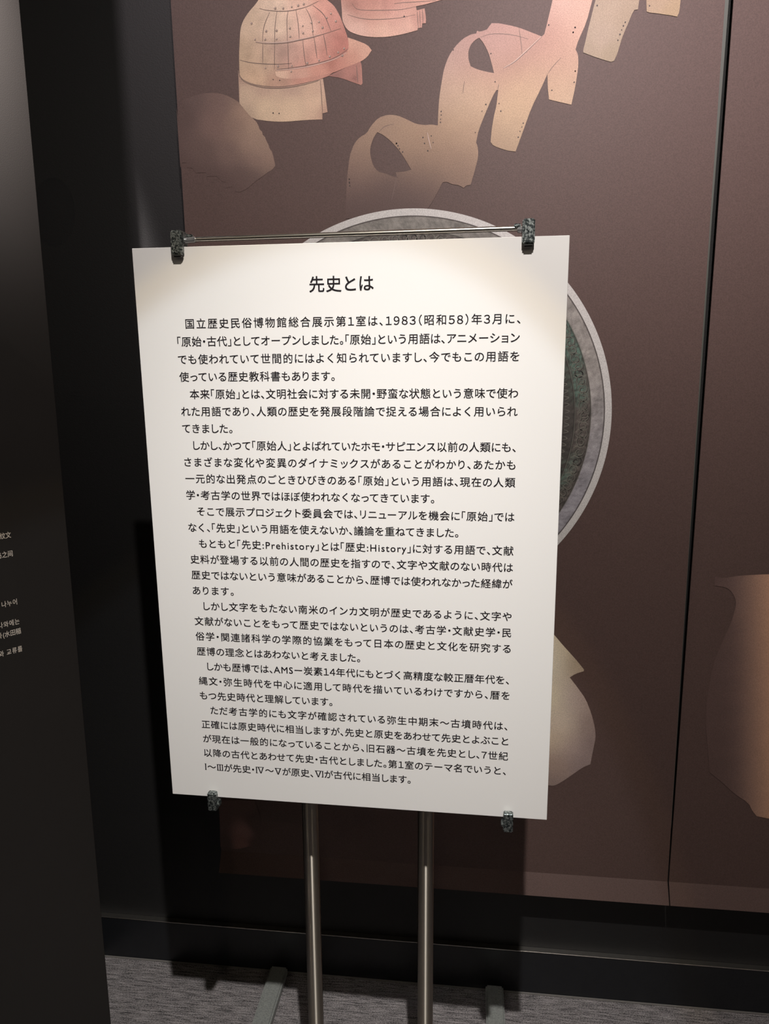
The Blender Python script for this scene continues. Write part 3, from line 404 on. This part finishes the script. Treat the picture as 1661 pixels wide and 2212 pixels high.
m_lit = mat('printed_ridge_cream', (0.58, 0.43, 0.37), 0.6)
strokes('printed_helmet_seams', SEAMS['helmet'], 0.0013, m_seam, P1)
strokes('printed_plate_seams', SEAMS['neck'], 0.0011, m_seam, P1)
strokes('printed_ridges', SEAMS['light'], 0.0013, m_lit, P1, Y=1.5439)
dots('printed_rivets', RIVETS[0], 0.0021, m_rivet, P1, Y=1.5436)
dots('printed_rivet_shine', [(x - 0.0006, z + 0.0007) for x, z in RIVETS[0]], 0.0010, m_lit, P1, Y=1.5435)
dots('printed_lacing_holes', RIVETS[1], 0.00135, m_hole, P1, Y=1.5436)

# the printed bronze mirror
MC = (-0.1321, 1.5 - 0.0985); MR = 0.4105
def mirror():
    radii = [0.0, .12, .2, .26, .29, .305, .312, .319, .3255, .331, .3355, .3385, .342] + [.342 + .003 * k for k in range(1, 10)] + [.3715, .376, .381, .386, .390, .394, .3962, .3968, .3976, .400, .404, .4085, .4105]
    N = 540
    bm = bmesh.new(); lay = bm.verts.layers.float_color.new('pigment')
    rings = []
    for rr in radii:
        row = []
        for k in range(N if rr > 0 else 1):
            a = 2 * math.pi * k / N
            v = bm.verts.new((MC[0] + rr * math.cos(a), 1.5438, MC[1] + rr * math.sin(a)))
            nz = noise.noise(Vector((v.co.x * 55, 1.7, v.co.z * 55))); n2 = noise.noise(Vector((v.co.x * 200, 5.2, v.co.z * 200)))
            n3 = noise.noise(Vector((v.co.x * 14, 8.2, v.co.z * 14)))
            if rr >= .3972: c = [.60 + .03 * n2, .58 + .03 * n2, .56 + .03 * n2]
            elif rr >= .396: c = [.06, .048, .045]
            elif rr > .3705:
                s = 1 + .40 * nz + .40 * n2
                lo = max(0, min(1, (MC[1] - v.co.z) * 4 + .4)); hi = max(0, min(1, (v.co.z - MC[1] - .2) * 8))
                c = [(.31 - .09 * hi) * s, (.285 - .08 * hi + .01 * lo) * s, (.265 - .08 * hi + .055 * lo) * s]
            elif rr > .3385:
                s = 1 + .45 * nz + .75 * n2
                gr = max(0, min(1, (n3 - .1 + .9 * max(0, (v.co.z - MC[1] + .02) * 4)) * 2.2)) * (0.5 + 0.5 * (n2 > 0)) * (v.co.z < MC[1] + .26)
                c = [(.105 - .02 * gr) * s, (.090 + .045 * gr) * s, (.080 + .028 * gr) * s]
            else:
                s = 1 + .4 * nz + .6 * n2
                gr = max(0, min(1, n3 * 2.4)) * (n2 > 0)
                c = [(.062) * s, (.055 + .02 * gr) * s, (.049 + .012 * gr) * s]
            v[lay] = (max(c[0], .01), max(c[1], .01), max(c[2], .01), 1)
            row.append(v)
        rings.append(row)
    for r0, r1 in zip(rings, rings[1:]):
        for k in range(N):
            if len(r0) == 1: bm.faces.new((r0[0], r1[k], r1[(k + 1) % N]))
            else: bm.faces.new((r0[k], r1[k], r1[(k + 1) % N], r0[(k + 1) % N]))
    o = obj('printed_mirror', bm, m_print, P1)
    o['label'] = 'round bronze mirror with pale rim and green-stained relief rings'
    P = lambda rr, a: (MC[0] + rr * math.cos(a), MC[1] + rr * math.sin(a))
    rg = random.Random(11)
    lights, darks = [], []
    for rr in (.3385, .3700):
        lights.append([P(rr, 2 * math.pi * k / 120) for k in range(121)])
        darks.append([P(rr - .0014, 2 * math.pi * k / 120) for k in range(121)])
    a = 0
    while a < 2 * math.pi:                    # scrolls and curling beasts in the outer band
        w = rg.uniform(.035, .06); s = rg.choice((-1, 1)); mid = .3535
        pts = []
        for k in range(16):
            t = k / 15; th = 2.2 * math.pi * t * s + rg.uniform(-.05, .05); q = .011 * (1 - .75 * t)
            pts.append(P(mid + q * math.sin(th) + .002, a + w * .45 + q * math.cos(th) / .35))
        (lights if rg.random() < .75 else darks).append(pts)
        darks.append([(x + .0011, z - .0011) for x, z in pts])
        x0 = a + w * .7
        lights.append([P(mid - .011 * s, x0), P(mid - .004 * s, x0 + .014), P(mid + .004 * s, x0 + .010), P(mid + .011 * s, x0 + .022)])
        lights.append([P(mid - .008 * s, x0 + .012), P(mid, x0 + .024), P(mid + .008 * s, x0 + .030)])
        a += w
    for k in range(150):                      # teeth of the inner band
        t0 = 2 * math.pi * k / 150
        lights.append([P(.3185, t0 - .012), P(.3275, t0), P(.3185, t0 + .012)])
    ml = mat('printed_relief_light', (0.17, 0.165, 0.135), 0.5, var=0.5, scale=45)
    md = mat('printed_relief_dark', (0.03, 0.026, 0.024), 0.5)
    strokes('printed_relief_shadows', darks, 0.0016, md, P1, Y=1.54372)
    strokes('printed_relief_scrolls', lights, 0.0012, ml, P1, Y=1.54365)
mirror()

# ------------------------------------------------------------------ the angled text panel on the left
m_tp = mat('charcoal_panel', (0.016, 0.0137, 0.0123), 0.5, var=0.06, scale=8, bump=0.1, bscale=700)
tp = bpy.data.objects.new('text_panel', None); COL.objects.link(tp)
ca, sa = math.cos(math.radians(35)), math.sin(math.radians(35))
d = Vector((sa, ca, 0)); nrm = Vector((ca, -sa, 0))          # d: towards the right edge; nrm: out of the face
TM = Matrix((d, -nrm, Vector((0, 0, 1)))).transposed().to_4x4()
TM.translation = (-0.7327, 1.25, 0)
tp.matrix_world = TM
tag(tp, 'tall charcoal text panel with small white lines, slanting in from the left edge', 'panel')
bm = bmesh.new(); box(bm, -1.25, 0, 0, 0.03, 0.0, 3.0, 0.0008, 1)
obj('board', bm, m_tp, tp)

# ------------------------------------------------------------------ lettering
_gl = {}
def glyph(ch, bold):
    key = (ch, bold)
    if key in _gl: return _gl[key]
    def ev(s):
        c = bpy.data.curves.new('g', 'FONT'); c.body = s; c.size = 1; c.resolution_u = 3
        o = bpy.data.objects.new('g', c); COL.objects.link(o)
        e = o.evaluated_get(bpy.context.evaluated_depsgraph_get()); me = e.to_mesh()
        vs = [v.co.copy() for v in me.vertices]; fs = [tuple(p.vertices) for p in me.polygons]
        e.to_mesh_clear(); bpy.data.objects.remove(o); bpy.data.curves.remove(c)
        return vs, fs
    vs, fs = ev(ch)
    adv = 1.0
    if ord(ch) < 128 and ch != ' ':
        v2, _ = ev(ch + ch)
        adv = max(v.x for v in v2) - max(v.x for v in vs)
    if ch == 'Ⅰ' or ch == 'Ⅲ' or ch == 'Ⅳ' or ch == 'Ⅴ' or ch == 'Ⅵ':   # roman numerals carry serif bars
        x0 = min(v.x for v in vs) - 0.03; x1 = max(v.x for v in vs) + 0.03
        for y0, y1, ins in ((0.69, 0.73, 0.0), (0.0, 0.04, 0.0)):
            if y0 == 0.0 and ch == 'Ⅴ': continue
            xa, xb = (x0, x1)
            if ch == 'Ⅳ' and y0 == 0.0: xb = x0 + 0.2
            if ch == 'Ⅵ' and y0 == 0.0: xa = x1 - 0.2
            b = len(vs)
            vs += [Vector((xa, y0, 0)), Vector((xb, y0, 0)), Vector((xb, y1, 0)), Vector((xa, y1, 0))]
            fs.append((b, b + 1, b + 2, b + 3))
    n = len(vs); base = [v.copy() for v in vs]; bf = list(fs); vs, fs = [], []      # stroke weight: four copies a hair apart
    for q, (ox, oy) in enumerate(((-bold, -bold), (bold, -bold), (-bold, bold), (bold, bold))):
        vs += [v + Vector((ox, oy, q * 0.0004)) for v in base]; fs += [tuple(i + q * n for i in fc) for fc in bf]
    _gl[key] = (vs, fs, adv)
    return _gl[key]

DIGITS = {c: chr(ord(c) + 0xFEE0) for c in '0123456789'}
KANA = set(chr(c) for c in range(0x3041, 0x30FF))
def cell(ch):
    """(width in ems, shift of the glyph) with half-width punctuation as in the photograph"""
    if ch in '、。': return 0.46, -0.0
    if ch in '「（': return 0.44, -0.56
    if ch in '」）': return 0.44, 0.0
    if ch == '・': return 0.42, -0.29
    if ch == ' ': return 0.35, 0
    if ch in 'ⅠⅢⅣⅤⅥ':
        g = glyph(ch, BOLD); x0 = min(v.x for v in g[0]); x1 = max(v.x for v in g[0])
        return x1 - x0 + 0.12, 0.06 - x0
    if ch in 'っッょョュェ': return 0.80, -0.08
    if ch in 'しトりリ': return 0.82, -0.09
    if ch in KANA and ch not in '～ー': return 0.93, -0.035
    if 0xFF10 <= ord(ch) <= 0xFF19: return 0.62, -0.19
    if ord(ch) < 128: return glyph(ch, BOLD)[2] + 0.03, 0.015
    return 1.0, 0.0
BOLD = 0.009

def text_line(name, s, em, x0, x1, zc, m, parent, y=-0.0003, slope=0.0, sx=1.0, label=None):
    """one printed line, its ink stretching from x0 to x1, centred on height zc"""
    s = ''.join(DIGITS.get(c, c) for c in s)      # the Latin digits of the same type family
    cells = [cell(c) for c in s]
    nat = [c[0] * em * sx for c in cells]
    def inkl(ch, sh): g = glyph(ch, BOLD); return min(v.x for v in g[0]) + sh
    def inkr(ch, sh): g = glyph(ch, BOLD); return max(v.x for v in g[0]) + sh
    lead = inkl(s[0], cells[0][1]) * em * sx
    tail = nat[-1] - inkr(s[-1], cells[-1][1]) * em * sx
    if x1 is None: gap = 0; x = x0
    else:
        gap = ((x1 - x0) - (sum(nat) - lead - tail)) / max(1, len(s) - 1)
        x = x0 - lead
    V, F = [], []
    for ch, (w, sh), nw in zip(s, cells, nat):
        if ch != ' ':
            vs, fs, _ = glyph(ch, BOLD); b = len(V)
            for v in vs:
                px = x + (v.x + sh) * em * sx
                V.append((px, y - v.z * em, zc + (v.y - 0.37) * em + slope * (px - x0)))
            F += [tuple(b + i for i in fc) for fc in fs]
        x += nw + gap
    me = bpy.data.meshes.new(name); me.from_pydata(V, [], F); me.update()
    o = link(name, me, m, parent)
    if label: o['label'] = label
    return o

m_cream = mat('cream_lettering', (0.62, 0.55, 0.48), 0.6)
for s, z, xr in [('绳纹文', 1.225, -0.098), ('群岛之间', 1.192, -0.098), ('로 나누어', 1.105, -0.098),
                 ('나와에는', 1.069, -0.098), ('와(水田稲', 1.051, -0.098), ('이와 교류를', 1.018, -0.098)]:
    em = 0.0118
    W = sum(cell(c)[0] for c in s) * em * 0.80
    text_line('text_line', s, em, xr - W, None, z, m_cream, tp, y=-0.0006, sx=0.80)

# ------------------------------------------------------------------ the notice board
NB = Matrix(((0.99989, 0.0, 0.0, 0), (0, 1, 0, 0), (0, 0, 1, 0), (0, 0, 0, 1)))
syaw, slean = -0.01471132, -0.01588837
Xd = Vector((math.cos(syaw), math.sin(syaw), 0)); Nd = Vector((-math.sin(syaw), math.cos(syaw), 0))
Dd = Vector((0, 0, -1)) * math.cos(slean) - Nd * math.sin(slean)
Zd = -Dd; Yd = Zd.cross(Xd)
TLp = Vector((-0.47272729, 1.03341078, 0.16823679 + 1.5))
NB = Matrix((Xd, Yd, Zd)).transposed().to_4x4(); NB.translation = TLp     # local: x right, -z down, -y to reader
BW, BH = 0.594, 0.84004
m_board = mat('matt_white_board', (0.86, 0.85, 0.835), 0.55, spec=0.25)
m_ink = mat('black_ink', (0.012, 0.009, 0.012), 0.6, spec=0.2)
bm = bmesh.new(); box(bm, 0, BW, 0, 0.004, -BH, 0, 0.0005, 1)
board = obj('notice_board', bm, m_board)
board.matrix_world = NB
tag(board, 'large white portrait notice of Japanese text clipped to the metal stand', 'sign')
LINES = [
('国立歴史民俗博物館総合展示第1室は、1983（昭和58）年3月に、', 71, 534.5), ('「原始・古代」としてオープンしました。「原始」という用語は、アニメーション', 57.5, 534.2),
('でも使われていて世間的にはよく知られていますし、今でもこの用語を', 56.8, 534.2), ('使っている歴史教科書もあります。', 57, 282.5),
('本来「原始」とは、文明社会に対する未開・野蛮な状態という意味で使わ', 71, 534), ('れた用語であり、人類の歴史を発展段階論で捉える場合によく用いられ', 56.6, 534),
('てきました。', 56.4, 131.5), ('しかし、かつて「原始人」とよばれていたホモ・サピエンス以前の人類にも、', 71.5, 532.8),
('さまざまな変化や変異のダイナミックスがあることがわかり、あたかも', 56.3, 533), ('一元的な出発点のごときひびきのある「原始」という用語は、現在の人類', 56.3, 533.5),
('学・考古学の世界ではほぼ使われなくなってきています。', 56, 421.4), ('そこで展示プロジェクト委員会では、リニューアルを機会に「原始」では', 71, 533.5),
('なく、「先史」という用語を使えないか、議論を重ねてきました。', 56, 455.8), ('もともと「先史:Prehistory」とは「歴史:History」に対する用語で、文献', 71, 533.4),
('史料が登場する以前の人間の歴史を指すので、文字や文献のない時代は', 56, 533.4), ('歴史ではないという意味があることから、歴博では使われなかった経緯が', 56, 533.4),
('あります。', 56.5, 120.6), ('しかし文字をもたない南米のインカ文明が歴史であるように、文字や', 72, 533.3),
('文献がないことをもって歴史ではないというのは、考古学・文献史学・民', 56.3, 533.3), ('俗学・関連諸科学の学際的協業をもって日本の歴史と文化を研究する', 56.3, 533.2),
('歴博の理念とはあわないと考えました。', 56.6, 311.6), ('しかも歴博では、AMSー炭素14年代にもとづく高精度な較正暦年代を、', 72, 532),
('縄文・弥生時代を中心に適用して時代を描いているわけですから、暦を', 57, 533.5), ('もつ先史時代と理解しています。', 57, 267.5),
('ただ考古学的にも文字が確認されている弥生中期末～古墳時代は、', 72.9, 531.5), ('正確には原史時代に相当しますが、先史と原史をあわせて先史とよぶこと', 57, 533.4),
('が現在は一般的になっていることから、旧石器～古墳を先史とし、7世紀', 57.8, 533.6), ('以降の古代とあわせて先史・古代としました。第1室のテーマ名でいうと、', 57.8, 531),
('Ⅰ～Ⅲが先史・Ⅳ～Ⅴが原史、Ⅵが古代に相当します。', 57.9, 387)]
for i, (s, a, b) in enumerate(LINES):
    text_line('text_line', s, 0.0148, a / 1000, b / 1000, -(0.1029 + 0.02444 * i), m_ink, board)
BOLD = 0.011
text_line('title', '先史とは', 0.0225, 0.2502, 0.3386, -0.0536, m_ink, board, label='larger centred heading')
BOLD = 0.009

# ------------------------------------------------------------------ the stand
m_steel = bpy.data.materials.new('brushed_chrome_tube')
nt, b = nodes(m_steel)
b.inputs['Base Color'].default_value = (0.50, 0.46, 0.40, 1); b.inputs['Metallic'].default_value = 1; b.inputs['Roughness'].default_value = 0.38
b.inputs['Anisotropic'].default_value = 1.0; b.inputs['Anisotropic Rotation'].default_value = 0.25
tg = nt.nodes.new('ShaderNodeTangent'); tg.direction_type = 'RADIAL'; tg.axis = 'Z'
nt.links.new(tg.outputs['Tangent'], b.inputs['Tangent'])
m_rod = mat('polished_rod', (0.80, 0.77, 0.70), 0.27, 1.0)
m_clip = bpy.data.materials.new('worn_chrome_clip')
nt, b = nodes(m_clip)
b.inputs['Metallic'].default_value = 0.85; b.inputs['Roughness'].default_value = 0.33
tc = nt.nodes.new('ShaderNodeTexCoord')
nz = nt.nodes.new('ShaderNodeTexNoise'); nz.inputs['Scale'].default_value = 330; nz.inputs['Detail'].default_value = 5; nz.inputs['Roughness'].default_value = 0.75
cr = nt.nodes.new('ShaderNodeValToRGB')
cr.color_ramp.elements[0].position = 0.45; cr.color_ramp.elements[0].color = (0.035, 0.045, 0.047, 1)
cr.color_ramp.elements[1].position = 0.62; cr.color_ramp.elements[1].color = (0.60, 0.66, 0.64, 1)
bp = nt.nodes.new('ShaderNodeBump'); bp.inputs['Strength'].default_value = 0.35; bp.inputs['Distance'].default_value = 0.0008
nt.links.new(tc.outputs['Object'], nz.inputs['Vector']); nt.links.new(nz.outputs['Fac'], cr.inputs['Fac'])
nt.links.new(cr.outputs['Color'], b.inputs['Base Color'])
nt.links.new(nz.outputs['Fac'], bp.inputs['Height']); nt.links.new(bp.outputs['Normal'], b.inputs['Normal'])
m_foot = mat('grey_hammered_steel_foot', (0.34, 0.36, 0.345), 0.5, 0.25, var=0.45, scale=260, bump=0.5, bscale=320)
m_dark = mat('dark_steel', (0.05, 0.05, 0.052), 0.45, 0.6)
m_tip = mat('clip_shadow_dark', (0.035, 0.033, 0.032), 0.6)
m_knob = mat('clear_grey_knob', (0.5, 0.5, 0.5), 0.12, 0.7, var=0.5, scale=200)

st = bpy.data.objects.new('sign_stand', None); COL.objects.link(st)
st.location = (-0.17, 1.16, 0)
tag(st, 'floor-standing metal stand with two chrome posts and corner clips holding the white notice', 'stand')
IMT = Matrix.Translation((0.17, -1.16, 0))
def part(name, bm, m, smooth=False, label=None, parent=None):
    bmesh.ops.transform(bm, matrix=IMT, verts=bm.verts[:])
    o = obj(name, bm, m, parent or st, smooth)
    if label: o['label'] = label
    return o
PY = 1.157
for px in (-0.2722, -0.0690):
    bm = bmesh.new(); tube(bm, (px, PY, 0.022), (px, PY, 1.615), 0.0140, 48, 0.002); part('post', bm, m_steel, True)
for px in (-0.463, 0.0745):
    bm = bmesh.new(); box(bm, px - 0.0215, px + 0.0215, 0.74, 1.583, 0.002, 0.024, 0.004, 3); part('foot_bar', bm, m_foot)
bm = bmesh.new(); box(bm, -0.4415, 0.053, PY - 0.022, PY + 0.022, 0.002, 0.024, 0.004, 3); part('base_crossbar', bm, m_foot)
# carrier behind the notice
fy = lambda z: TLp.y + (TLp.z - z) * 0.0159        # notice plane depth at height z
upz, loz = 1.585, 0.930
for z in (upz, loz):
    bm = bmesh.new(); box(bm, -0.412, 0.076, 1.118, 1.144, z - 0.010, z + 0.010, 0.002); part('cross_rail', bm, m_dark)
def lp(x, y, z): return NB @ Vector((x, y, z))
def local_part(name, bm, m, smooth=False, label=None, parent=None):
    bmesh.ops.transform(bm, matrix=NB, verts=bm.verts[:])
    return part(name, bm, m, smooth, label, parent)
bm = bmesh.new(); tube(bm, (0.079, 0.006, 0.0100), (0.536, 0.006, 0.0113), 0.0034, 24); local_part('top_rod', bm, m_rod, True)
for cx, down in ((0.0690, 0.0110), (0.5415, 0.0105)):
    bm = bmesh.new()
    box(bm, cx - 0.0078, cx + 0.0078, -0.0115, -0.0006, -down, 0.0205, 0.0022, 3)
    box(bm, cx - 0.0078, cx + 0.0078, -0.0110, 0.0140, 0.0010, 0.0205, 0.0018, 3)
    c = local_part('top_clip', bm, m_clip)
    bm = bmesh.new(); box(bm, cx - 0.0070, cx + 0.0070, -0.0105, -0.0008, -down - 0.0035, -down + 0.0004, 0.0018, 2)  # dark block standing in for the clip's shadow on the notice
    local_part('shadow_tip', bm, m_tip, parent=None).parent = c
    s = 1 if cx < 0.3 else -1
    bm = bmesh.new(); tube(bm, (cx + s * 0.0070, 0.003, 0.0085), (cx + s * (0.0225 if s > 0 else 0.0135), 0.004, 0.0095), 0.0042 if s > 0 else 0.0040, 16, 0.0008)
    k = local_part('rod_socket', bm, m_knob, True)
    bm = bmesh.new(); box(bm, cx + s * 0.014 - 0.0045, cx + s * 0.014 + 0.0045, 0.001, 0.008, 0.0120, 0.0165, 0.001); local_part('set_screw', bm, m_clip)
    bm = bmesh.new(); a = lp(cx, 0.0115, 0.010); tube(bm, (a.x, a.y, a.z), (a.x, 1.131, 1.587), 0.0035, 12); part('support_arm', bm, m_dark, True)
for cx in (0.0697, 0.5360):
    bm = bmesh.new()
    box(bm, cx - 0.0073, cx + 0.0073, -0.0110, -0.0006, -BH - 0.0190, -BH + 0.0125, 0.0016, 3)
    box(bm, cx - 0.0073, cx + 0.0073, -0.0105, 0.0140, -BH - 0.0190, -BH - 0.0010, 0.0016, 3)
    local_part('bottom_clip', bm, m_clip)
    s = 1 if cx < 0.3 else -1
    bm = bmesh.new(); tube(bm, (cx + s * 0.0060, 0.000, -BH - 0.009), (cx + s * 0.0105, 0.000, -BH - 0.009), 0.0060, 6, 0.0008); local_part('set_screw', bm, m_clip)
    bm = bmesh.new(); a = lp(cx, 0.0115, -BH - 0.006); tube(bm, (a.x, a.y, a.z), (a.x, 1.131, loz), 0.0035, 12); part('support_arm', bm, m_dark, True)
